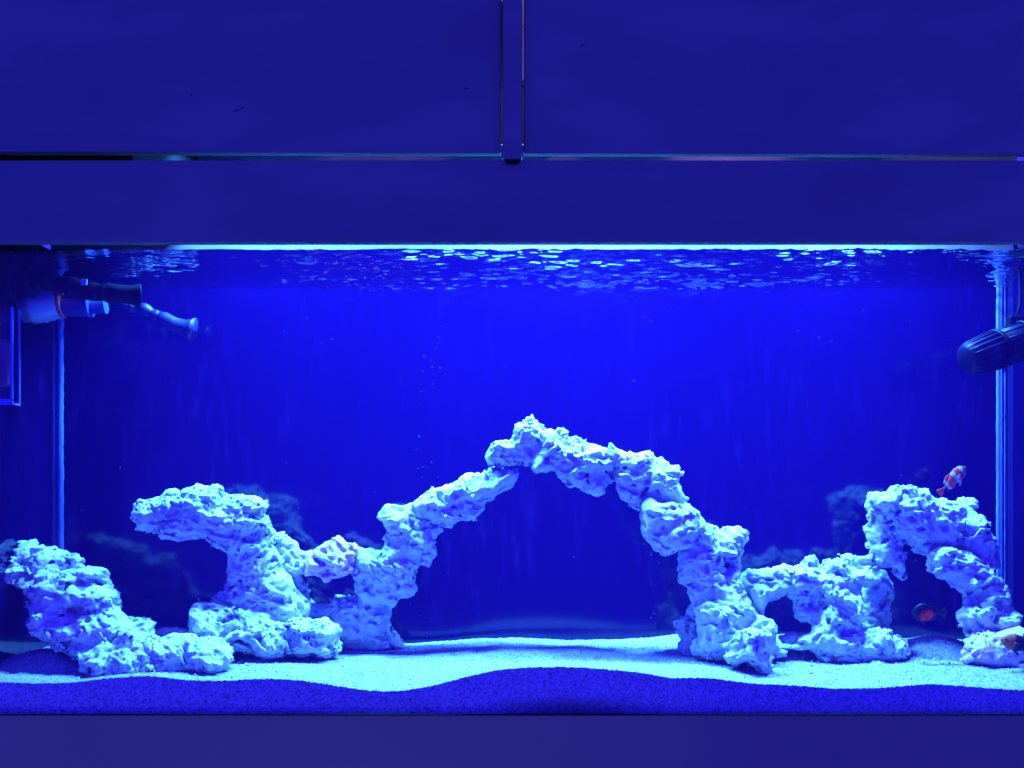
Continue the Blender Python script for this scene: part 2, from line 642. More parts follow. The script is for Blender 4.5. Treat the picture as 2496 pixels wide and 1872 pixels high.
# ------------------------------------------------------------------ water surface
wx, wy = 820, 170
gx2 = np.linspace(XL + 0.0005, XR - 0.0005, wx)
gy2 = np.linspace(0.0005, YB - 0.0005, wy)
X2, Y2 = np.meshgrid(gx2, gy2, indexing='ij')
pp = np.stack([X2.ravel(), Y2.ravel(), X2.ravel() * 0], 1)
cal = 0.24 + 0.76 * sstep(-0.58, -0.12, X2.ravel()) * (1 - 0.65 * sstep(0.60, 0.85, X2.ravel()))
far = 0.85 + 0.45 * Y2.ravel() / YB
WZ = gnoise(pp * [9, 14, 1]) * 0.0016 * (0.5 + 0.5 * cal) \
    + gnoise(pp * [14, 32, 1] + [3, 9, 2]) * 0.0026 * cal \
    + (0.3 - np.abs(gnoise(pp * [30, 78, 1] + [13, 4, 7]))) * 0.0064 * cal * far * (0.62 + 0.38 * sstep(-0.3, 0.3, gnoise(pp * [6, 12, 1] + 3.3)))
wv = np.stack([pp[:, 0], pp[:, 1], ZW + WZ], 1)
idx = np.arange(wx * wy).reshape(wx, wy)
wf = np.stack([idx[:-1, :-1].ravel(), idx[1:, :-1].ravel(), idx[1:, 1:].ravel(), idx[:-1, 1:].ravel()], 1)
me = bpy.data.meshes.new('water')
me.from_pydata(wv.tolist(), [], wf.tolist())
water = link('water', me, M['water'], smooth=True)
tag(water, 'rippled water surface of the aquarium seen from below', None, kind='structure')

# faintly cloudy salt water filling the tank
m_, nt_, out_ = new_mat('salt_water')
v_ = node(nt_, 'ShaderNodeVolumePrincipled')
v_.inputs['Color'].default_value = (0.10, 0.020, 1.0, 1)
v_.inputs['Density'].default_value = 0.118
v_.inputs['Anisotropy'].default_value = 0.0
nt_.links.new(v_.outputs[0], out_.inputs['Volume'])
bm = bmesh.new()
bmesh.ops.create_cube(bm, size=1)
me = bpy.data.meshes.new('haze')
for v in bm.verts:
    v.co = ((XL + XR) / 2 + v.co.x * (XR - XL - 0.0006), YB / 2 + v.co.y * (YB - 0.0006), -0.005 + (v.co.z + 0.5) * (ZW - 0.008 + 0.005))
bm.to_mesh(me)
bm.free()
haze = link('haze', me, m_)
tag(haze, 'slightly cloudy blue water filling the tank', None, kind='stuff')

# ------------------------------------------------------------------ hood and base cabinet
hood = thing('cabinet_hood', 'painted hood cabinet with two doors, centre post and wide front rail above the tank', 'cabinet', (0, 0.15, 0.70))
YF = -0.040
ZR0, ZR1 = P(0, 591.5, YF).z, P(0, 390, YF).z
box('front_rail', (-1.05, YF, ZR0), (1.10, -0.022, ZR1), M['paint'], hood, bevel=0.0025, seg=3)
zl = P(0, 371, YF).z
zr = P(0, 375, YF).z


def door(pxa, pxb, z0, tilt):
    a, b = P(pxa, 0, YF).x, P(pxb, 0, YF).x
    o = box('door', (a, YF, z0), (b, -0.022, 1.20), M['paint'], hood, bevel=0.002, seg=3)
    o.rotation_euler.y = tilt
    return o


door(-420, 1221.5, zl, math.radians(0.12))
door(1277, 2950, zr, math.radians(0.14))
pl, pr = P(1225, 0, -0.05).x, P(1273, 0, -0.05).x
zb = P(0, 388, -0.05).z
box('centre_post', (pl, -0.052, zb), (pr, -0.034, 1.20), M['paint'], hood, bevel=0.004, seg=4)
box('post_shadow', (pl + 0.005, -0.049, zb - 0.005), (pr - 0.005, -0.036, zb + 0.003), M['black_matte'], hood, bevel=0.002)  # black block standing in for the shadow under the post
box('splash_board', (XL - 0.02, YB + 0.011, 0.70), (XR + 0.02, YB + 0.022, 0.90), M['white_board'], hood)
box('hood_back', (XL - 0.03, YB + 0.011, 0.902), (XR + 0.03, YB + 0.025, 1.22), M['white_board'], hood)
box('hood_top', (-1.05, -0.02, 1.222), (1.10, YB + 0.03, 1.24), M['wood'], hood)
box('hood_side', (-1.05, -0.021, 0.70), (-0.93, YB + 0.03, 1.22), M['wood'], hood)
box('hood_side', (0.98, -0.021, 0.70), (1.10, YB + 0.03, 1.22), M['wood'], hood)
box('blocking_board', (-0.60, -0.018, 0.86), (-0.585, YB, 1.22), M['black_matte'], hood)  # boards added to block light, leaving the left door gap dark
box('blocking_board', (-0.92, 0.01, 0.84), (-0.602, 0.02, 1.22), M['black_matte'], hood)

def flake(px, py, w, h_, ang, yf, mat):
    c = P(px, py, yf)
    pts = [(random.uniform(0.6, 1.0) * w / 2 * math.cos(t), random.uniform(0.6, 1.0) * h_ / 2 * math.sin(t)) for t in np.linspace(0, 2 * math.pi, 9)[:-1]]
    ca, sa = math.cos(ang), math.sin(ang)
    pts = [(x * ca - z * sa, x * sa + z * ca) for x, z in pts]
    v = [(x, -0.0003, z) for x, z in pts] + [(x * 1.1, 0.0004, z * 1.1) for x, z in pts]
    f = [tuple(range(8))] + [(k, k + 8, (k + 1) % 8 + 8, (k + 1) % 8) for k in range(8)]
    o = link('paint_chip', mesh('paint_chip', v, f), mat)
    o.location = c
    adopt(o, hood)


for a in ((466, 231, 0.004, 0.0022, 0.9), (575, 270, 0.010, 0.0015, 0.25), (590, 263, 0.011, 0.0012, 0.5), (1135, 215, 0.012, 0.0012, -0.1), (1420, 110, 0.009, 0.0010, 0.4)):
    flake(*a, YF - 0.0002, M['black_matte'])
base_cab = thing('lower_cabinet', 'painted lower cabinet board the aquarium stands on', 'cabinet', (0, 0.15, -0.35))
YP = -0.0142
zt = P(0, 1744, YP).z
box('front_board', (-1.05, YP, -0.45), (1.10, -0.0108, zt), M['paint_low'], base_cab, bevel=0.0008, seg=2)
box('gasket', (-1.05, -0.0148, zt + 0.0002), (1.10, -0.0102, zt + 0.0016), M['black_matte'], base_cab, bevel=0.0004)
box('top_board', (-1.05, -0.0105, -0.045), (1.10, YB + 0.03, -0.0245), M['paint_low'], base_cab)

for i, (lx, ly, lz, le) in enumerate(LAMPS):
    f = thing('reef_light', ['dark flat lamp housing above the left end of the water', 'dark flat lamp housing above the arch top',
                             'dark flat lamp housing just right of the arch top', 'dark flat lamp housing above the right end of the water'][i], 'light', (lx, ly, lz), 'lamps inside the hood')
    box('housing', (lx - 0.09, ly - 0.06, lz + 0.001), (lx + 0.09, ly + 0.06, lz + 0.014), M['black'], f, bevel=0.004)
    box('arm', (lx - 0.01, ly - 0.01, lz + 0.0145), (lx + 0.01, ly + 0.01, 1.2215), M['black'], f)
    for sx in (-1, 1):  # unseen baffles, added to keep lamp light off the hood back
        xa = lx + sx * 0.095
        box('added_baffle', (xa - 0.002, ly - 0.052, lz - 0.065), (xa + 0.002, ly + 0.052, lz), M['black'], f, bevel=0.0008)
        ya_ = ly + sx * 0.0545
        box('added_baffle', (lx - 0.097, ya_ - 0.002, lz - (0.065 if sx > 0 else 0.097)), (lx + 0.097, ya_ + 0.002, lz), M['black'], f, bevel=0.0008)


# ------------------------------------------------------------------ reef rock: implicit solids polygonised with surface nets
A_ = (0.0, 1100.0)
B_ = (800.0, 960.0)
C_ = (1596.0, 1100.0)
Q = 900 / 2212.0


def sdf2(poly, gx, gz):
    """signed distance, positive inside"""
    X, Z = np.meshgrid(gx, gz, indexing='ij')
    d = np.full(X.shape, 1e9)
    ins = np.zeros(X.shape, bool)
    n = len(poly)
    for i in range(n):
        x0, z0 = poly[i]
        x1, z1 = poly[(i + 1) % n]
        ex, ez = x1 - x0, z1 - z0
        t = np.clip(((X - x0) * ex + (Z - z0) * ez) / (ex * ex + ez * ez + 1e-12), 0, 1)
        d = np.minimum(d, (X - x0 - t * ex) ** 2 + (Z - z0 - t * ez) ** 2)
        c = (z0 > Z) != (z1 > Z)
        with np.errstate(divide='ignore', invalid='ignore'):
            xi = x0 + (Z - z0) * ex / (ez if ez != 0 else 1e-12)
        ins ^= c & (X < xi)
    d = np.sqrt(d)
    return np.where(ins, d, -d)


def surface_nets(F, org, h):
    s = F < 0
    nx, ny, nz = F.shape
    cs = np.zeros((nx - 1, ny - 1, nz - 1), np.int8)
    for a in (0, 1):
        for b in (0, 1):
            for c in (0, 1):
                cs += s[a:nx - 1 + a, b:ny - 1 + b, c:nz - 1 + c]
    act = (cs > 0) & (cs < 8)
    ci = np.argwhere(act)
    vid = -np.ones(act.shape, np.int64)
    vid[act] = np.arange(len(ci))
    acc = np.zeros((len(ci), 3))
    cnt = np.zeros(len(ci))
    cor = [(a, b, c) for a in (0, 1) for b in (0, 1) for c in (0, 1)]
    val = {k: F[ci[:, 0] + k[0], ci[:, 1] + k[1], ci[:, 2] + k[2]] for k in cor}
    for k in cor:
        for ax in range(3):
            if k[ax] == 0:
                k2 = list(k)
                k2[ax] = 1
                k2 = tuple(k2)
                f0, f1 = val[k], val[k2]
                m = (f0 < 0) != (f1 < 0)
                t = np.where(m, f0 / np.where(m, f0 - f1, 1), 0)
                p = np.array(k, float)[None, :].repeat(len(ci), 0)
                p[:, ax] += t
                acc += p * m[:, None]
                cnt += m
    V = (ci + acc / cnt[:, None]) * h + org
    faces = []
    for ax in range(3):
        sl0 = [slice(None)] * 3
        sl1 = [slice(None)] * 3
        sl0[ax] = slice(0, -1)
        sl1[ax] = slice(1, None)
        e = s[tuple(sl0)] != s[tuple(sl1)]
        flip = s[tuple(sl0)]
        u, v = (ax + 1) % 3, (ax + 2) % 3
        g = np.argwhere(e)
        ok = (g[:, u] > 0) & (g[:, v] > 0) & (g[:, u] < F.shape[u] - 1) & (g[:, v] < F.shape[v] - 1)
        g = g[ok]
        quad = []
        for du, dv in ((1, 1), (0, 1), (0, 0), (1, 0)):
            c = g.copy()
            c[:, u] -= du
            c[:, v] -= dv
            quad.append(vid[c[:, 0], c[:, 1], c[:, 2]])
        quad = np.stack(quad, 1)
        fl = flip[g[:, 0], g[:, 1], g[:, 2]]
        quad[~fl] = quad[~fl][:, ::-1]
        faces.append(quad)
    return V, np.concatenate(faces)


def chunk(name, parent, org, poly, y0, k=1.0, gz=0.0, rough=1.0, mat='rock', h=0.0020, seed=0.0, rmax=0.075):
    return fused(name, parent, [(org, poly, y0, k, gz)], rough, mat, h, seed, rmax)


def fused(name, parent, lobes, rough=1.0, mat='rock', h=0.0020, seed=0.0, rmax=0.075, blend=0.012):
    """reef rock grown together from lobes (origin, outline in zoomed pixels, depth, section depth relative to breadth, lean)"""
    data = []
    pad = 0.022
    for org, poly, y0, k, gz in lobes:
        pts = []
        for a, b in poly:
            v = P(org[0] + a * Q, org[1] + b * Q, y0)
            pts.append((v.x, v.z))
        data.append((np.array(pts), y0, k, gz))
    allp = np.concatenate([d[0] for d in data])
    x0, z0 = allp.min(0) - pad
    x1, z1 = allp.max(0) + pad
    cx, y0 = (x0 + x1) / 2, float(np.mean([d[1] for d in data]))
    GX = np.arange(x0, x1, h)
    GZ_ = np.arange(z0, z1, h)
    pre, lo_, hi_ = [], 1.0, 0.0
    d2 = None
    for pts, yl, k, gz in data:
        dd = sdf2(pts, GX, GZ_)
        R = min(max(dd.max(), 0.006), rmax)
        zz0, zz1 = pts[:, 1].min(), pts[:, 1].max()
        T = k * R + 0.024 + abs(gz) * (zz1 - zz0) / 2
        lo_, hi_ = min(lo_, yl - T), max(hi_, yl + T)
        pre.append((dd, R, yl, k, gz, (zz0 + zz1) / 2))
        d2 = dd if d2 is None else np.maximum(d2, dd)
    GY = np.arange(max(0.004, lo_), min(YB - 0.002, hi_), h).astype(np.float32)
    F = None
    for dd, R, yl, k, gz, zm in pre:
        yc = (yl + np.clip(gz * (GZ_ - zm), -0.08, 0.08)).astype(np.float32)
        dy = (GY[:, None] - yc[None, :]) / k
        ri = np.maximum(R - dd, 0).astype(np.float32)
        f = np.sqrt(ri[:, None, :] ** 2 + (dy ** 2)[None]) - np.float32(R)
        if F is None:
            F = f
        else:
            t = np.clip(0.5 + 0.5 * (F - f) / blend, 0, 1)
            F = F * (1 - t) + f * t - blend * t * (1 - t)
    band = np.abs(F) < 0.021
    ii = np.argwhere(band)
    p = np.stack([GX[ii[:, 0]], GY[ii[:, 1]], GZ_[ii[:, 2]]], 1)
    q = p + seed
    # lobes, ledges, lumps and pits; the depth direction is displaced more than the outline
    st = 3
    cgx, cgy, cgz = [np.arange(-1, len(g) // st + 3) * (st * h) + g[0] for g in (GX, GY, GZ_)]
    CX = np.stack([a.ravel() for a in np.meshgrid(cgx, cgy, cgz, indexing='ij')], 1) + seed
    shp = (len(cgx), len(cgy), len(cgz))
    gi = ii / st + 1.0
    g0 = np.floor(gi).astype(np.int32)
    gf = (gi - g0).astype(np.float32)

    def coarse(vals):
        A = vals.reshape(shp)
        out = 0
        for a in (0, 1):
            wa_ = gf[:, 0] if a else 1 - gf[:, 0]
            for b in (0, 1):
                wb_ = wa_ * (gf[:, 1] if b else 1 - gf[:, 1])
                for c in (0, 1):
                    out = out + A[g0[:, 0] + a, g0[:, 1] + b, g0[:, 2] + c] * (wb_ * (gf[:, 2] if c else 1 - gf[:, 2]))
        return out
    cw = np.stack([gnoise(CX * 32), gnoise(CX * 32 + 40.3), gnoise(CX * 32 + 80.9)], 1) * 0.008
    wob = np.stack([coarse(cw[:, 0]), coarse(cw[:, 1]), coarse(cw[:, 2])], 1)
    qq = q + wob
    n1 = coarse(gnoise((CX + cw) * [24, 24, 34]))
    n2 = gnoise(qq * [48, 48, 66] + 17.1)
    n3 = gnoise(qq * [110, 110, 135] + 5.7)
    n4 = gnoise(q * 240 + 9.2)
    inn = np.clip(d2[ii[:, 0], ii[:, 2]] / 0.018, 0, 1)
    big = 0.45 + 0.55 * inn
    s_ = q[:, 2] * 34 + 1.6 * coarse(gnoise(CX * [17, 17, 9] + 55.5))
    fr = s_ - np.floor(s_)
    led = (np.minimum(fr, (1 - fr) * 5) - 0.42) * sstep(-0.15, 0.25, coarse(gnoise(CX * 20 + 71.0)))
    tex = 0.25 + 0.75 * sstep(-0.22, 0.22, coarse(gnoise(CX * 15 + 91.0)))      # some faces smooth, others crumbly
    disp = 0.0140 * n1 * big + 0.0085 * (0.38 - np.abs(n2)) * (0.5 + 0.5 * inn) + 0.0060 * tex * (np.abs(n3) - 0.3) + 0.0019 * tex * n4 + 0.0115 * led * (0.35 + 0.65 * inn)
    pits = sstep(0.22, 0.50, gnoise(qq * 66 + 31.3)) * 0.0100 * (0.4 + 0.6 * inn) + tex * sstep(0.30, 0.46, gnoise(qq * 130 + 61.3)) * 0.0050
    Fb = F[band] - rough * disp + rough * pits
    F[band] = Fb
    # stay inside the tank
    F = np.maximum(F, (0.010 - GY)[None, :, None])
    F = np.maximum(F, (GY - (YB - 0.006))[None, :, None])
    for ax in range(3):
        sl = [slice(None)] * 3
        sl[ax] = 0
        F[tuple(sl)] = np.maximum(F[tuple(sl)], 0.001)
        sl[ax] = -1
        F[tuple(sl)] = np.maximum(F[tuple(sl)], 0.001)
    V, faces = surface_nets(F, np.array([GX[0], GY[0], GZ_[0]]), h)
    # keep the one large shell, drop crumbs
    me = bpy.data.meshes.new(name)
    o0 = np.array([cx, y0, z0 + pad])
    nv, nf = len(V), len(faces)
    lab = np.arange(nv)
    for _ in range(400):
        mn = lab[faces].min(1)
        new = lab.copy()
        for c in range(4):
            np.minimum.at(new, faces[:, c], mn)
        new = new[new]
        if (new == lab).all():
            break
        lab = new
    cnt_ = np.bincount(lab, minlength=nv)
    keepv = cnt_[lab] > 0.03 * nv
    keepf = keepv[faces[:, 0]]
    remap = np.cumsum(keepv) - 1
    V = V[keepv] - o0
    faces = remap[faces[keepf]]
    me.vertices.add(len(V))
    me.vertices.foreach_set('co', V.astype(np.float32).ravel())
    me.loops.add(len(faces) * 4)
    me.loops.foreach_set('vertex_index', faces.astype(np.int32).ravel())
    me.polygons.add(len(faces))
    me.polygons.foreach_set('loop_start', np.arange(0, len(faces) * 4, 4, dtype=np.int32))
    me.update()
    me.validate()
    o = link(name, me, M[mat], smooth=True)
    o.location = o0
    if parent is not None:
        adopt(o, parent)
    return o


# --- the leaning rock at the left
ra = fused('reef_rock', None, [
    (A_, [(62, 535), (110, 540), (160, 545), (182, 530), (215, 560), (300, 580), (360, 595), (415, 605), (470, 620), (495, 650), (485, 680), (450, 692), (380, 690), (300, 700), (200, 690), (120, 700), (60, 690), (90, 650), (65, 620), (52, 580)], 0.170, 1.3, 0.3),
    (A_, [(50, 680), (100, 645), (200, 650), (330, 670), (450, 690), (520, 692), (560, 685), (605, 680), (640, 710), (642, 780), (630, 810), (520, 800), (400, 800), (250, 820), (120, 810), (60, 785), (40, 720)], 0.150, 1.3, 0.0),
    (A_, [(110, 790), (200, 770), (350, 770), (520, 780), (640, 790), (665, 820), (710, 850), (726, 890), (715, 940), (650, 960), (500, 980), (340, 970), (240, 950), (190, 940), (160, 900), (140, 840)], 0.135, 1.2, 0.0),
    (A_, [(190, 910), (260, 900), (420, 940), (600, 930), (715, 935), (745, 985), (800, 990), (850, 1005), (900, 1015), (932, 1030), (910, 1060), (908, 1115), (850, 1170), (720, 1210), (560, 1240), (480, 1230), (420, 1195), (340, 1180), (270, 1140), (210, 1090), (185, 1030)], 0.120, 0.95, 0.25),
    (A_, [(490, 1225), (560, 1160), (700, 1130), (780, 1065), (830, 1125), (910, 1120), (960, 1105), (1010, 1090), (1080, 1100), (1150, 1100), (1180, 1130), (1230, 1125), (1290, 1135), (1340, 1150), (1375, 1180), (1395, 1240), (1380, 1290), (1340, 1310), (1280, 1335), (1230, 1310), (1150, 1320), (1090, 1325), (1050, 1360), (950, 1390), (780, 1400), (640, 1390), (560, 1360), (500, 1300)], 0.074, 0.95, 0.25)], seed=1.0)
tag(ra, 'leaning layered white reef rock at the far left, sloping down to the front sand', 'rock', 'rocks of the reef')

# --- the overhanging rock
rb = fused('reef_rock', None, [
    (A_, [(785, 365), (800, 330), (850, 290), (900, 285), (965, 270), (985, 235), (1040, 210), (1075, 225), (1100, 205), (1150, 200), (1190, 178), (1250, 210), (1300, 205), (1335, 225), (1355, 265), (1400, 260), (1480, 250), (1530, 260), (1575, 300), (1595, 340), (1592, 370), (1615, 420), (1600, 480), (1500, 560), (1430, 600), (1370, 612), (1320, 585), (1280, 560), (1240, 512), (1210, 505), (1150, 525), (1070, 545), (1030, 522), (965, 520), (955, 490), (880, 485), (815, 465), (830, 430), (790, 405)], 0.195, 0.85, 0.0),
    (A_, [(1300, 520), (1400, 430), (1580, 380), (1640, 480), (1650, 570), (1690, 660), (1690, 700), (1740, 740), (1755, 790), (1770, 830), (1830, 880), (1860, 940), (1850, 990), (1740, 1070), (1600, 1070), (1480, 1010), (1340, 940), (1255, 920), (1265, 870), (1330, 830), (1370, 790), (1375, 720), (1378, 640), (1390, 600)], 0.215, 0.75, 0.0),
    (A_, [(1145, 920), (1190, 900), (1240, 935), (1330, 935), (1400, 955), (1480, 990), (1560, 990), (1640, 1050), (1730, 1040), (1745, 995), (1800, 985), (1870, 1005), (1950, 995), (2000, 1020), (2045, 1030), (2057, 1080), (2030, 1130), (2025, 1190), (1990, 1230), (1930, 1240), (1870, 1230), (1800, 1235), (1700, 1235), (1600, 1235), (1500, 1220), (1400, 1190), (1300, 1170), (1200, 1150), (1115, 1095), (1145, 1060), (1155, 1000)], 0.165, 1.3, 0.0)], seed=6.6)
tag(rb, 'mushroom-like reef rock with an overhanging top and a low base slab, left of the arch', 'rock', 'rocks of the reef')

# --- the ridge with pink crust joining it to the arch
rc = thing('reef_rock', 'low bridge of reef rock with pink crusted knob, beside the left leg of the arch', 'rock', (-0.26, 0.25, 0.06), 'rocks of the reef')
fused('rock_ridge', rc, [
    (A_, [(1635, 492), (1700, 488), (1740, 530), (1790, 545), (1815, 598), (1860, 608), (1930, 620), (1950, 700), (1890, 745), (1800, 740), (1790, 800), (1740, 740), (1690, 690), (1650, 570)], 0.255, 1.0, 0.0),
    (A_, [(1750, 740), (1800, 738), (1835, 800), (1842, 870), (1900, 915), (2000, 925), (2080, 1000), (2040, 1120), (1940, 1160), (1830, 1100), (1770, 900)], 0.270, 0.9, 0.0)], seed=9.5)
fused('crusted_knob', rc, [
    (B_, [(-110, 925), (-90, 950), (-55, 915), (0, 880), (65, 856), (110, 890), (160, 890), (188, 930), (170, 1000), (155, 1060), (100, 1092), (20, 1110), (-20, 1152), (-60, 1112), (-80, 1090), (-130, 1085), (-140, 990)], 0.240, 1.0, 0.0)], seed=10.4, mat='rock_pink')

# --- the arch, bonded from large pieces
rd = thing('reef_arch', 'tall white reef rock arch of bonded chunks spanning the middle of the tank', 'rock', (0.0, 0.2, 0.06), 'rocks of the reef')
fused('arch_leg', rd, [
    (B_, [(288, 740), (340, 670), (400, 668), (460, 680), (520, 650), (560, 700), (690, 800), (680, 830), (645, 880), (640, 960), (600, 1030), (545, 1015), (530, 1080), (515, 1130), (540, 1180), (515, 1220), (440, 1225), (385, 1280), (330, 1260), (220, 1240), (160, 1180), (160, 1120), (140, 1080), (150, 1040), (170, 930), (240, 930), (330, 935), (340, 880), (322, 870), (355, 830), (325, 790)], 0.255, 0.80, 0.0),
    (B_, [(40, 1220), (110, 1195), (165, 1205), (260, 1190), (385, 1270), (380, 1320), (355, 1370), (375, 1410), (430, 1470), (460, 1520), (300, 1540), (100, 1530), (10, 1480), (0, 1400), (5, 1300)], 0.270, 0.70, 0.0)], seed=12.3)
fused('arch_span', rd, [
    (B_, [(500, 665), (530, 625), (580, 590), (620, 555), (680, 565), (780, 510), (800, 490), (860, 475), (920, 480), (960, 465), (990, 432), (1040, 440), (1130, 425), (1125, 490), (1105, 560), (1060, 590), (960, 650), (930, 680), (880, 750), (850, 757), (790, 750), (750, 780), (745, 805), (690, 800), (620, 790), (540, 750)], 0.245, 1.0, 0.0)], seed=14.9)
fused('arch_crown', rd, [
    (B_, [(940, 385), (960, 350), (1010, 290), (1080, 270), (1110, 240), (1108, 200), (1125, 180), (1160, 175), (1190, 150), (1220, 138), (1240, 160), (1290, 178), (1312, 205), (1340, 215), (1290, 290), (1240, 340), (1215, 400), (1190, 430), (1155, 395), (1120, 425), (1060, 427), (1000, 432), (960, 430)], 0.225, 1.0, 0.0),
    (B_, [(1225, 300), (1250, 200), (1310, 205), (1370, 205), (1420, 220), (1450, 255), (1500, 260), (1560, 285), (1600, 300), (1640, 310), (1700, 350), (1737, 370), (1742, 440), (1712, 480), (1710, 520), (1665, 560), (1650, 585), (1605, 604), (1550, 580), (1530, 560), (1440, 562), (1420, 530), (1380, 500), (1365, 460), (1330, 447), (1290, 470), (1240, 477), (1210, 455), (1215, 380)], 0.215, 0.95, 0.0)], seed=15.2)
fused('arch_shoulder', rd, [
    (B_, [(1690, 300), (1720, 320), (1810, 335), (1840, 350), (1920, 350), (1960, 390), (2000, 376), (2032, 410), (2035, 435), (2080, 440), (2122, 470), (2110, 530), (2125, 580), (2147, 630), (2120, 665), (2000, 650), (1890, 645), (1862, 702), (1800, 672), (1750, 610), (1720, 560), (1706, 490), (1730, 440), (1690, 370)], 0.195, 0.8, 0.0)], seed=17.8)
fused('arch_boulder', rd, [
    (B_, [(1880, 660), (1920, 620), (2000, 640), (2080, 650), (2170, 670), (2222, 710), (2230, 800), (2222, 900), (2150, 930), (2100, 950), (2040, 967), (2000, 960), (1950, 920), (1910, 880), (1873, 810), (1873, 720)], 0.165, 0.75, 0.0)], seed=18.9, rough=0.8)
fused('arch_leg', rd, [
    (C_, [(180, 312), (220, 330), (300, 400), (360, 470), (400, 600), (440, 700), (490, 770), (520, 810), (560, 880), (600, 950), (580, 1010), (480, 1030), (400, 1050), (260, 1010), (230, 910), (190, 830), (138, 790), (143, 720), (150, 610), (190, 560), (230, 500), (190, 400)], 0.170, 0.75, 0.0),
    (C_, [(300, 420), (350, 440), (400, 455), (480, 450), (540, 468), (567, 490), (555, 530), (520, 560), (510, 610), (500, 650), (517, 690), (500, 740), (470, 760), (400, 700), (380, 600), (330, 520)], 0.190, 1.0, 0.0),
    (C_, [(108, 1050), (130, 1000), (185, 970), (212, 918), (245, 935), (270, 1010), (300, 1080), (310, 1180), (300, 1250), (150, 1260), (130, 1180), (145, 1120)], 0.195, 0.9, 0.0),
    (C_, [(240, 930), (330, 890), (420, 900), (560, 900), (612, 970), (700, 1010), (737, 1060), (742, 1120), (720, 1200), (620, 1260), (470, 1260), (330, 1260), (250, 1230), (250, 1080)], 0.140, 0.75, 0.0),
    (C_, [(428, 1225), (450, 1150), (470, 1100), (560, 1060), (640, 1050), (690, 1090), (702, 1150), (695, 1200), (712, 1265), (692, 1325), (640, 1345), (600, 1325), (570, 1290), (480, 1290), (430, 1260)], 0.082, 0.85, 0.0)], seed=20.3)

# --- the table rock right of the arch
re_ = fused('reef_rock', None, [
    (C_, [(493, 770), (560, 720), (640, 715), (720, 690), (780, 673), (830, 690), (880, 680), (940, 638), (990, 695), (1040, 655), (1110, 650), (1200, 715), (1280, 728), (1337, 765), (1300, 792), (1230, 800), (1200, 860), (1080, 900), (1000, 960), (940, 1030), (880, 1042), (838, 1010), (838, 950), (830, 900), (790, 850), (740, 882), (690, 900), (665, 940), (662, 990), (610, 990), (590, 940), (530, 860), (500, 800)], 0.195, 0.9, 0.0),
    (C_, [(1098, 615), (1140, 604), (1210, 625), (1260, 615), (1300, 588), (1335, 640), (1335, 720), (1240, 735), (1130, 700)], 0.235, 1.0, 0.0),
    (C_, [(1000, 830), (1120, 810), (1220, 830), (1235, 880), (1245, 980), (1220, 1060), (1150, 1100), (940, 1110), (938, 1030), (975, 960)], 0.180, 1.1, 0.0),
    (C_, [(860, 1130), (920, 1090), (950, 1055), (1040, 1050), (1100, 1070), (1200, 1060), (1270, 1075), (1320, 1060), (1400, 1070), (1430, 1090), (1525, 1150), (1525, 1200), (1440, 1260), (1350, 1265), (1260, 1270), (1220, 1290), (1150, 1280), (1060, 1280), (990, 1270), (960, 1210), (890, 1180)], 0.160, 0.95, 0.0)], seed=24.4)
tag(re_, 'bent table-shaped reef rock with a small cave below, right of the arch', 'rock', 'rocks of the reef')

# --- the right arch
rf = thing('reef_arch', 'smaller hooked reef rock arch at the right end, leg reaching the right edge', 'rock', (0.72, 0.2, 0.06), 'rocks of the reef')
fused('arch_crown', rf, [
    (C_, [(1268, 300), (1285, 250), (1340, 236), (1380, 225), (1420, 213), (1490, 213), (1560, 226), (1632, 228), (1648, 262), (1700, 280), (1750, 285), (1815, 322), (1900, 358), (1960, 385), (2007, 430), (2012, 480), (2042, 540), (2047, 620), (2050, 690), (2000, 720), (1900, 680), (1800, 620), (1720, 590), (1650, 590), (1620, 627), (1580, 610), (1530, 560), (1515, 530), (1440, 475), (1430, 420), (1330, 370), (1280, 375)], 0.215, 0.75, 0.0),
    (C_, [(1258, 500), (1262, 420), (1280, 360), (1268, 300), (1290, 245), (1330, 240), (1440, 330), (1445, 450), (1490, 520), (1485, 600), (1500, 700), (1507, 755), (1480, 770), (1420, 742), (1400, 712), (1320, 702), (1305, 600), (1268, 560)], 0.235, 0.85, 0.0),
    (C_, [(1300, 690), (1400, 705), (1412, 780), (1424, 900), (1410, 1000), (1402, 1050), (1485, 1100), (1460, 1140), (1300, 1120), (1235, 1040), (1228, 850), (1270, 770)], 0.265, 0.75, 0.0),
    (C_, [(1790, 300), (1815, 288), (1850, 278), (1920, 284), (1942, 300), (1928, 348), (1860, 355), (1810, 335)], 0.235, 1.0, 0.0)], seed=30.1)
fused('arch_leg', rf, [
    (C_, [(1613, 680), (1640, 600), (1680, 568), (1760, 560), (1900, 610), (2045, 680), (2080, 780), (2122, 850), (2133, 950), (2060, 970), (1960, 920), (1900, 912), (1850, 902), (1830, 850), (1760, 812), (1755, 772), (1720, 767), (1640, 720)], 0.185, 0.75, 0.0),
    (C_, [(1818, 990), (1850, 930), (1920, 880), (1970, 830), (2050, 860), (2080, 955), (2140, 953), (2187, 990), (2192, 1040), (2140, 1090), (2060, 1110), (2000, 1130), (1900, 1135), (1868, 1100), (1868, 1060), (1830, 1042)], 0.170, 0.85, 0.0)], seed=32.5)
fused('arch_foot', rf, [
    (C_, [(1850, 1195), (1890, 1130), (2000, 1080), (2100, 1080), (2190, 1060), (2260, 1100), (2300, 1200), (2300, 1370), (2120, 1370), (2060, 1330), (2000, 1290), (1900, 1250), (1845, 1265)], 0.130, 0.8, 0.0)], seed=34.2, mat='rock_pink')

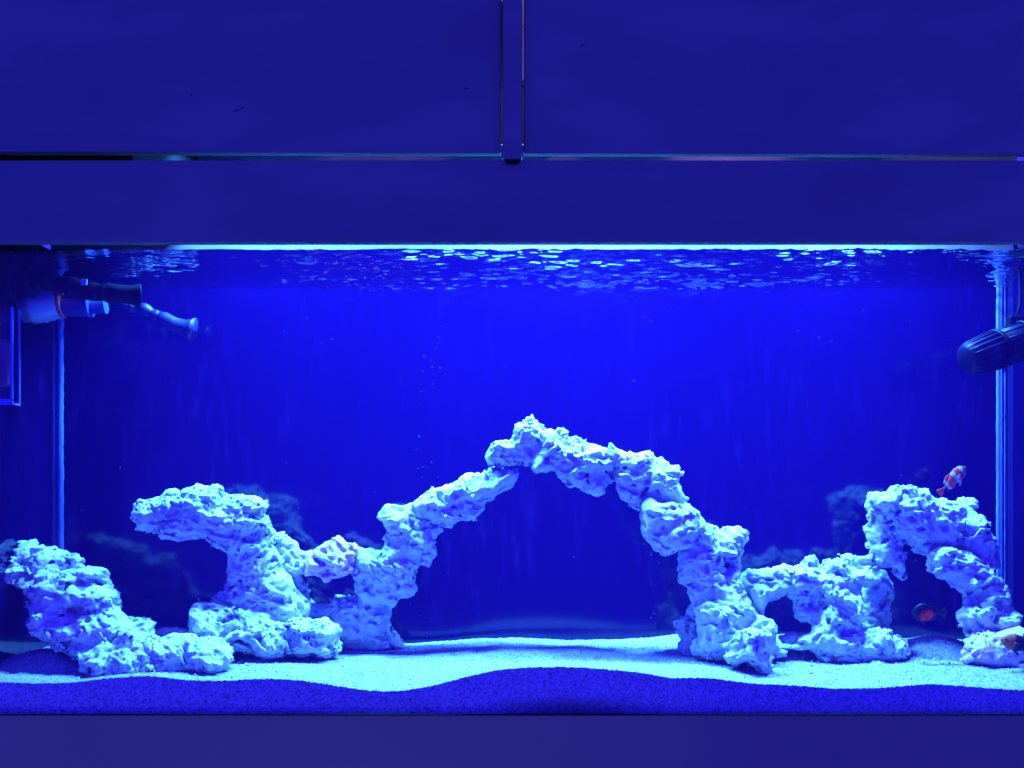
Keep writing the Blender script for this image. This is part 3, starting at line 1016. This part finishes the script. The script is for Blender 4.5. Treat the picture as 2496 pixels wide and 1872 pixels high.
# --- loose stones
loose = [
    ('small loose stone lying in front of the table rock', C_, [(1292, 1305), (1300, 1265), (1325, 1246), (1378, 1270), (1365, 1310)], 0.125, 35.1),
    ('flat pale chip on the sand beside the arch foot', C_, [(690, 1215), (700, 1190), (760, 1185), (790, 1200), (780, 1225), (720, 1230)], 0.150, 36.2),
    ('low rubble stone between the arch foot and the table rock', C_, [(740, 1110), (790, 1090), (830, 1080), (870, 1100), (890, 1130), (850, 1160), (760, 1150)], 0.185, 37.4),
    ('tiny stone on the sand left of the right arch foot', C_, [(1762, 1280), (1775, 1268), (1805, 1270), (1805, 1285), (1770, 1290)], 0.130, 38.3),
    ('pale lump of rock half buried behind the leaning rock', A_, [(900, 1080), (960, 1055), (1040, 1050), (1110, 1065), (1150, 1110), (1100, 1160), (950, 1160), (900, 1120)], 0.180, 39.6),
]
for lab_, og, poly, yy, sd in loose:
    o = chunk('loose_stone', None, og, poly, yy, 0.9, rough=0.55, seed=sd, h=0.0016)
    tag(o, lab_, 'stone', 'loose stones on the sand')

# ------------------------------------------------------------------ return fittings at the left end
pb = thing('return_pipe', 'dark jointed return nozzle with flared end at the upper left', 'nozzle', P(0, 690, 0.10), 'return fittings at the left end')
yy = 0.10
kk = S * (DC + yy) / DC
lathe('pipe_socket', P(-10, 688, yy), P(42, 688, yy), [(0, 46 * kk), (0.9, 46 * kk), (0.94, 49 * kk), (1.0, 49 * kk)], M['pump'], pb)
lathe('socket_ring', P(43, 690, yy), P(79, 690, yy), [(0, 32 * kk), (0.05, 34 * kk), (0.85, 34 * kk), (0.9, 37 * kk), (1, 37 * kk)], M['pump'], pb)
lathe('collar', P(80, 684, yy), P(106, 684, yy), [(0, 22 * kk), (0.2, 24 * kk), (0.7, 24 * kk), (1, 18 * kk)], M['black'], pb)


def loc_joint(name, a, b, r0, r1, r2, mat, parent):
    return lathe(name, a, b, [(0, r0 * 0.45), (0.06, r0 * 0.80), (0.18, r0 * 0.98), (0.32, r0), (0.46, r0 * 0.9), (0.58, r1), (0.72, r1), (0.76, r2), (0.97, r2), (1.0, r2 * 0.9)], mat, parent)


loc_joint('ball_joint', P(104, 678, yy), P(168, 698, yy - 0.004), 27 * kk, 19 * kk, 21 * kk, M['black'], pb)
loc_joint('ball_joint', P(158, 696, yy - 0.004), P(224, 712, yy - 0.008), 26 * kk, 21 * kk, 22 * kk, M['black'], pb)
loc_joint('ball_joint', P(212, 709, yy - 0.008), P(262, 714, yy - 0.010), 23 * kk, 19 * kk, 21 * kk, M['black'], pb)
lathe('flared_nozzle', P(250, 712, yy - 0.010), P(343, 721, yy + 0.014), [(0, 20 * kk), (0.1, 24 * kk), (0.45, 22 * kk), (0.75, 23 * kk), (0.93, 28 * kk), (0.97, 29 * kk), (1.0, 26 * kk)], M['black_matte'], pb)
box('clip', P(196, 694, yy - 0.034) - Vector((0, 0, 0.0)), P(214, 681, yy - 0.028), M['pale'], pb, bevel=0.001)

yy = 0.175
kk = S * (DC + yy) / DC
bk = thing('bulkhead_fitting', 'pale ridged bulkhead fitting with a red ring and clear tube, under the dark nozzle', 'pipe fitting', P(20, 740, yy), 'return fittings at the left end')
lathe('ridged_nut', P(56, 742, yy), P(148, 738, yy), [(0, 30 * kk), (0.02, 44 * kk), (0.22, 44 * kk), (0.26, 48 * kk), (0.40, 48 * kk), (0.44, 45 * kk), (0.58, 47 * kk), (0.62, 43 * kk), (0.78, 43 * kk), (0.82, 39 * kk), (1.0, 38 * kk)], M['pale'], bk, seg=32)
lathe('red_ring', P(148, 738, yy), P(157, 737, yy), [(0, 35 * kk), (0.3, 37 * kk), (0.7, 37 * kk), (1, 35 * kk)], M['red'], bk, seg=32)
lathe('tube', P(157, 746, yy), P(222, 744, yy), [(0, 27 * kk), (0.9, 27 * kk), (0.92, 30 * kk), (1.0, 30 * kk)], M['pale_blue'], bk)
lathe('tube_tip', P(222, 750, yy), P(259, 748, yy), [(0, 16 * kk), (0.85, 14 * kk), (0.9, 17 * kk), (1, 17 * kk)], M['pale_blue'], bk)

yy = 0.285  # the dark nozzle's reflection, built as an added solid
kk = S * (DC + yy) / DC
pn = thing('reflected_nozzle', 'mirror image of the dark nozzle in the back pane, built as a pale blue solid', 'nozzle', P(323, 752, yy), 'return fittings at the left end')
M['reflected_noz'] = principled('nozzle_reflection_blue', (0.008, 0.010, 0.04), 0.5)
loc_joint('ball_joint', P(312, 748, yy), P(345, 752, yy), 14 * kk, 11 * kk, 12 * kk, M['reflected_noz'], pn)
loc_joint('ball_joint', P(340, 748, yy), P(388, 773, yy), 16 * kk, 12 * kk, 14 * kk, M['reflected_noz'], pn)
tube('flared_nozzle', [P(384, 770, yy), P(400, 778, yy), P(425, 792, yy), P(450, 800, yy), P(463, 803, yy), P(472, 805, yy)], [13 * kk, 18 * kk, 19 * kk, 21 * kk, 26 * kk, 31 * kk], M['reflected_noz'], pn, seg=20)  # mirror image of the dark nozzle's flared end, built as an added solid
lathe('reflected_stub', P(262, 735, yy + 0.02), P(316, 748, yy), [(0, 9 * kk), (0.9, 9 * kk), (1, 8 * kk)], M['reflected_noz'], pn)

ya = 0.030
ab = thing('acrylic_box', 'clear hang-in acrylic box with pale edges, cut off by the left edge', 'box', (-0.82, 0.08, 0.48))
p_in = P(50, 985, 0.058)
x_a, x_b = XL + 0.002, p_in.x
z_a, z_b = p_in.z - 0.003, 0.64
y_a, y_b = ya, ya + 0.028
bw = 0.006
box('edge_strip', (x_b - bw * 0.55, y_a, z_a + bw), (x_b, y_a + 0.004, z_b), M['silicone'], ab, bevel=0.0005)
box('edge_strip', (x_a, y_a, z_a), (x_b, y_a + 0.004, z_a + bw * 1.5), M['silicone'], ab, bevel=0.0005)
box('edge_strip', (x_b - 0.003, y_a + 0.0045, z_a), (x_b, y_b, z_a + 0.003), M['silicone'], ab, bevel=0.0005)
box('edge_strip', (x_b - 0.003, y_b - 0.003, z_a + 0.0035), (x_b, y_b, z_b), M['silicone'], ab, bevel=0.0005)
box('front_sheet', (x_a, y_a + 0.0015, z_a + bw * 1.5 + 0.0002), (x_b - bw * 0.55 - 0.0002, y_a + 0.0035, z_b), M['acrylic'], ab, bevel=0)
box('side_sheet', (x_b - 0.0022, y_a + 0.0045, z_a + 0.0034), (x_b - 0.0008, y_b - 0.0034, z_b), M['acrylic'], ab, bevel=0)
o = box('filter_sponge', (x_a + 0.002, y_a + 0.007, z_a + 0.03), (x_b - 0.012, y_b - 0.006, z_a + 0.105), M['sponge'], None, bevel=0.006, seg=3)
tag(o, 'reddish brown sponge block inside the acrylic box', 'sponge')

# ------------------------------------------------------------------ circulation pump at the right end
yy = 0.17
kk = S * (DC + yy) / DC
pu = thing('circulation_pump', 'dark cylindrical circulation pump with slotted cage at the right glass', 'pump', P(2420, 860, yy))
c0, c1 = P(2352, 879, yy - 0.015), P(2562, 806, yy + 0.02)
axis = (c1 - c0)
L = axis.length
lathe('cage', c0, c0 + axis * 0.36, [(0, 6 * kk), (0.01, 30 * kk), (0.06, 36 * kk), (0.25, 40 * kk), (0.6, 43 * kk), (1.0, 45 * kk)], M['pump'], pu, seg=32)
lathe('ring', c0 + axis * 0.36, c0 + axis * 0.40, [(0, 48 * kk), (0.2, 50 * kk), (0.8, 50 * kk), (1, 48 * kk)], M['black'], pu, seg=32)
lathe('motor_body', c0 + axis * 0.40, c0 + axis * 0.66, [(0, 46 * kk), (0.95, 45 * kk), (1, 44 * kk)], M['pump'], pu, seg=32)
lathe('ring', c0 + axis * 0.66, c0 + axis * 0.70, [(0, 48 * kk), (0.2, 50 * kk), (0.8, 50 * kk), (1, 48 * kk)], M['black'], pu, seg=32)
lathe('motor_end', c0 + axis * 0.70, c1, [(0, 46 * kk), (0.9, 45 * kk), (1, 40 * kk)], M['black'], pu, seg=32)
q = axis.to_track_quat('Z', 'Y')
for k in range(20):
    a = 2 * math.pi * k / 20
    d = q @ Vector((math.cos(a), math.sin(a), 0))
    tube('cage_bar', [c0 + axis * 0.02 + d * 33 * kk, c0 + axis * 0.10 + d * 40 * kk, c0 + axis * 0.22 + d * 43.5 * kk, c0 + axis * 0.36 + d * 46 * kk], 3.2 * kk, M['pump'], pu, seg=6)
for k in range(14):
    a = 2 * math.pi * k / 14
    d = q @ Vector((math.cos(a), math.sin(a), 0))
    tube('body_rib', [c0 + axis * 0.40 + d * 46 * kk, c0 + axis * 0.66 + d * 45 * kk], 2.2 * kk, M['pump'], pu, seg=6)
box('mount_clip', P(2462, 802, yy + 0.01), P(2500, 772, yy + 0.03), M['black'], pu, bevel=0.004)
lathe('mount_stud', P(2478, 800, yy + 0.02), P(2478, 826, yy + 0.02), [(0, 14 * kk), (1, 14 * kk)], M['black'], pu)
cable = tube('pump_cable', [P(2478, 775, yy + 0.02), P(2486, 745, yy + 0.03), P(2488, 700, yy + 0.03), P(2484, 650, yy + 0.03), P(2478, 612, yy + 0.03), P(2474, 596, yy + 0.02), P(2468, 560, yy)], 5 * kk, M['black_matte'], None, seg=10)
tag(cable, 'black cable rising from the pump to the hood at the right edge', 'cable')


# ------------------------------------------------------------------ fish
def fish_material(name, kind):
    m, nt, out = new_mat(name)
    b = node(nt, 'ShaderNodeBsdfPrincipled')
    b.inputs['Roughness'].default_value = 0.5
    b.inputs['Specular IOR Level'].default_value = 0.15
    nt.links.new(b.outputs[0], out.inputs[0])
    tc = node(nt, 'ShaderNodeTexCoord')
    sp = node(nt, 'ShaderNodeSeparateXYZ')
    n = node(nt, 'ShaderNodeTexNoise')
    n.inputs['Scale'].default_value = 70
    nt.links.new(tc.outputs['Object'], n.inputs[0])
    nt.links.new(tc.outputs['Object'], sp.inputs[0])
    ma = node(nt, 'ShaderNodeMath', operation='MULTIPLY_ADD')
    nt.links.new(n.outputs[0], ma.inputs[0])
    ma.inputs[1].default_value = 0.004
    nt.links.new(sp.outputs[0], ma.inputs[2])
    mr = node(nt, 'ShaderNodeMapRange')
    mr.inputs['From Min'].default_value = -0.038
    mr.inputs['From Max'].default_value = 0.042
    nt.links.new(ma.outputs[0], mr.inputs['Value'])
    if kind == 'clown':
        o_, w_ = (0.60, 0.035, 0.012), (0.24, 0.32, 0.40)
        col = ramp(nt, mr.outputs[0], [(0.0, o_), (0.17, o_), (0.19, w_), (0.25, w_), (0.27, o_), (0.50, o_), (0.52, w_), (0.61, w_), (0.63, o_), (0.79, o_), (0.81, w_), (0.90, w_), (0.92, o_)])
    elif kind == 'belly':
        d = node(nt, 'ShaderNodeVectorMath', operation='DISTANCE')
        d.inputs[1].default_value = (0.002, 0.008, -0.007)
        nt.links.new(tc.outputs['Object'], d.inputs[0])
        col = ramp(nt, d.outputs['Value'], [(0.015, (1.0, 0.025, 0.01)), (0.022, (0.004, 0.003, 0.005))])
    else:
        col = ramp(nt, mr.outputs[0], [(0.0, (0.012, 0.012, 0.02)), (0.66, (0.012, 0.012, 0.02)), (0.72, (0.50, 0.12, 0.03)), (1.0, (0.50, 0.13, 0.04))])
    nt.links.new(col, b.inputs['Base Color'])
    return m


def fish(label, kind, loc, length, heading, pitch, deep=0.42, roll=0.0):
    """body of elliptic sections along +x (snout at +x) with its fins, one mesh; eyes are children"""
    L = 0.078
    ts = np.linspace(0, 1, 26)
    half = []
    for t in ts:
        # t = 0 tail root, 1 snout
        hgt = np.interp(t, [0, 0.10, 0.25, 0.45, 0.62, 0.78, 0.90, 0.97, 1.0], [0.15, 0.17, 0.42, 0.82, 1.0, 0.92, 0.62, 0.30, 0.05])
        half.append(hgt)
    half = np.convolve(np.pad(half, 1, mode='edge'), [0.25, 0.5, 0.25], 'valid')
    xs = -0.036 + ts * L
    bm = bmesh.new()
    seg = 20
    rings = []
    for x, hh in zip(xs, half):
        r = []
        for k in range(seg):
            a = 2 * math.pi * k / seg
            r.append(bm.verts.new((x, math.cos(a) * hh * L * deep * 0.22, math.sin(a) * hh * L * deep * 0.5)))
        rings.append(r)
    for a, b in zip(rings[:-1], rings[1:]):
        for k in range(seg):
            bm.faces.new((a[k], a[(k + 1) % seg], b[(k + 1) % seg], b[k]))
    bm.faces.new(rings[0])
    bm.faces.new(list(reversed(rings[-1])))

    def fin(root, tip, th=0.0009, nrm=Vector((0, 1, 0))):
        n = len(root)
        grid = []
        for s in (-1, 1):
            row = []
            for p, q_ in zip(root, tip):
                p, q_ = Vector(p), Vector(q_)
                row.append([bm.verts.new(p + nrm * th * s), bm.verts.new((p + q_) / 2 + nrm * th * 0.7 * s), bm.verts.new(q_ + nrm * th * 0.25 * s)])
            grid.append(row)
        for i in range(n - 1):
            for j in range(2):
                a, b, c, d = grid[0][i][j], grid[0][i + 1][j], grid[0][i + 1][j + 1], grid[0][i][j + 1]
                bm.faces.new((a, b, c, d))
                a, b, c, d = grid[1][i][j], grid[1][i + 1][j], grid[1][i + 1][j + 1], grid[1][i][j + 1]
                bm.faces.new((d, c, b, a))
            bm.faces.new((grid[0][i][2], grid[0][i + 1][2], grid[1][i + 1][2], grid[1][i][2]))
        for i in (0, n - 1):
            for j in range(2):
                bm.faces.new((grid[0][i][j], grid[0][i][j + 1], grid[1][i][j + 1], grid[1][i][j]))
    hz = L * deep * 0.5
    fin([(-0.034, 0, z * hz) for z in np.linspace(-0.14, 0.14, 6)], [(-0.050 - 0.003 * math.cos(z * 2.4), 0, z * hz * 0.9) for z in np.linspace(-0.7, 0.7, 6)])
    tt = np.linspace(0.18, 0.75, 12)
    hi = np.interp(tt, ts, half)
    fin([(-0.036 + t * L, 0, h_ * hz * 0.93) for t, h_ in zip(tt, hi)],
        [(-0.036 + t * L - 0.005, 0, h_ * hz * 0.93 + hz * (0.22 + 0.2 * math.sin(k * 0.57))) for k, (t, h_) in enumerate(zip(tt, hi))])
    tt = np.linspace(0.16, 0.42, 7)
    hi = np.interp(tt, ts, half)
    fin([(-0.036 + t * L, 0, -h_ * hz * 0.93) for t, h_ in zip(tt, hi)],
        [(-0.036 + t * L - 0.006, 0, -h_ * hz * 0.93 - hz * (0.25 + 0.12 * math.sin(k * 0.5))) for k, (t, h_) in enumerate(zip(tt, hi))])
    tt = np.linspace(0.55, 0.64, 4)
    fin([(-0.036 + t * L, 0, -hz * 0.93) for t in tt], [(-0.044 + t * L, 0, -hz * 1.35) for t in tt])
    for s in (-1, 1):
        nrm = Vector((0.25, s, 0.1)).normalized()
        zz = np.linspace(-0.35, 0.05, 5)
        fin([(0.017, s * hz * 0.40, z * hz) for z in zz], [(0.004, s * hz * 0.72, (z * 1.9 - 0.02) * hz) for z in zz], 0.0006, nrm)
    bmesh.ops.recalc_face_normals(bm, faces=bm.faces)
    me = bpy.data.meshes.new('fish')
    bm.to_mesh(me)
    bm.free()
    o = link('fish', me, fish_material('fish_skin_' + kind, kind), smooth=True)
    s = length / 0.088
    o.scale = (s, s, s)
    o.location = loc
    o.rotation_euler = (roll, -pitch, heading)
    tag(o, label, 'fish', 'fish in the tank')
    for sd in (-1, 1):
        bm = bmesh.new()
        bmesh.ops.create_uvsphere(bm, u_segments=12, v_segments=8, radius=0.0021)
        me = bpy.data.meshes.new('eye')
        bm.to_mesh(me)
        bm.free()
        e = link('eye', me, M['black'], o, smooth=True)
        e.location = (0.0325, sd * hz * 0.30, hz * 0.16)
    return o


fish('orange clownfish with white bands swimming upwards above the right arch', 'clown', P(1596 + 1790 * Q, 1100 + 165 * Q, 0.25), 0.066, math.radians(8), math.radians(43), 0.44)
fish('dark oval fish with a red belly patch under the right arch', 'belly', P(1596 + 1632 * Q, 1100 + 965 * Q, 0.13), 0.054, math.radians(180), math.radians(2), 0.70, math.radians(-18))
fish('black fish with an orange face, cut off by the right edge', 'face', P(1596 + 2200 * Q, 1100 + 1155 * Q, 0.085), 0.072, math.radians(172), math.radians(12), 0.44)

# ------------------------------------------------------------------ specks drifting in the water and on the panes
def grains(name, pos, rad, mat):
    """many small irregular icospheres in one mesh"""
    bm = bmesh.new()
    bmesh.ops.create_icosphere(bm, subdivisions=1, radius=1)
    bv = np.array([v.co[:] for v in bm.verts])
    bf = np.array([[v.index for v in f.verts] for f in bm.faces])
    bm.free()
    n = len(pos)
    sc = rad[:, None, None] * rng.uniform(0.6, 1.3, (n, 1, 3))
    V = (bv[None] * sc + pos[:, None, :]).reshape(-1, 3)
    Fc = (bf[None] + (np.arange(n) * len(bv))[:, None, None]).reshape(-1, 3)
    me = bpy.data.meshes.new(name)
    me.from_pydata(V.tolist(), [], Fc.tolist())
    return link(name, me, mat, smooth=True)


sp_pos, sp_r = [], []
for k in range(150):
    if k < 42:
        px, py = random.gauss(1030, 22) + random.choice((-10, 14)), random.uniform(780, 1580)
    elif k < 62:
        px, py = random.gauss(1590, 14), random.uniform(1300, 1590)
    else:
        px, py = random.uniform(80, 2400), random.uniform(740, 1500)
    sp_pos.append(P(px, py, random.choice((YB - 0.004, 0.30, 0.26)))[:])
    sp_r.append(random.uniform(0.0003, 0.0007) * (1.5 if random.random() < 0.06 else 1))
o = grains('floating_specks', np.array(sp_pos), np.array(sp_r), M['bubble'])
tag(o, 'tiny pale bubbles and specks suspended in the blue water', 'bubbles', kind='stuff')

n = 7000
gxr = rng.uniform(XL + 0.01, XR - 0.01, n)
gyr = rng.uniform(0.003, 0.30, n)
gr = rng.uniform(0.0006, 0.0014, n)
M['grain'] = principled('coarse_grain', (0.55, 0.55, 0.53), 0.8, noise=90, color2=(0.16, 0.15, 0.17))
o = grains('sand_grains', np.stack([gxr, gyr, sand_h(gxr, gyr) + gr * 0.3], 1), gr, M['grain'])
tag(o, 'coarse loose grains scattered over the sand bed', 'sand', kind='stuff')

# broken bits of rock along the feet of the rocks at the right and in the middle
rub = []
for cx_, cy_, yy_, sx_, sy_, cnt in ((1950, 1590, 0.16, 0.05, 0.03, 26), (2200, 1580, 0.16, 0.07, 0.03, 24), (2330, 1600, 0.13, 0.05, 0.02, 18), (620, 1625, 0.10, 0.05, 0.03, 18), (1650, 1620, 0.13, 0.05, 0.02, 14), (330, 1650, 0.05, 0.10, 0.015, 14)):
    c = P(cx_, cy_, yy_)
    for k in range(cnt):
        rub.append((c.x + random.gauss(0, sx_), min(max(yy_ + random.gauss(0, sy_), 0.012), 0.31)))
rub = np.array(rub)
rr = rng.uniform(0.0014, 0.0042, len(rub)) * rng.uniform(0.6, 1.0, len(rub))
o = grains('rubble', np.stack([rub[:, 0], rub[:, 1], sand_h(rub[:, 0], rub[:, 1]) + rr * 0.35], 1), rr, M['rock'])
o.data.polygons.foreach_set('use_smooth', [False] * len(o.data.polygons))
tag(o, 'small broken rock rubble scattered around the rock feet', 'rubble', kind='stuff')
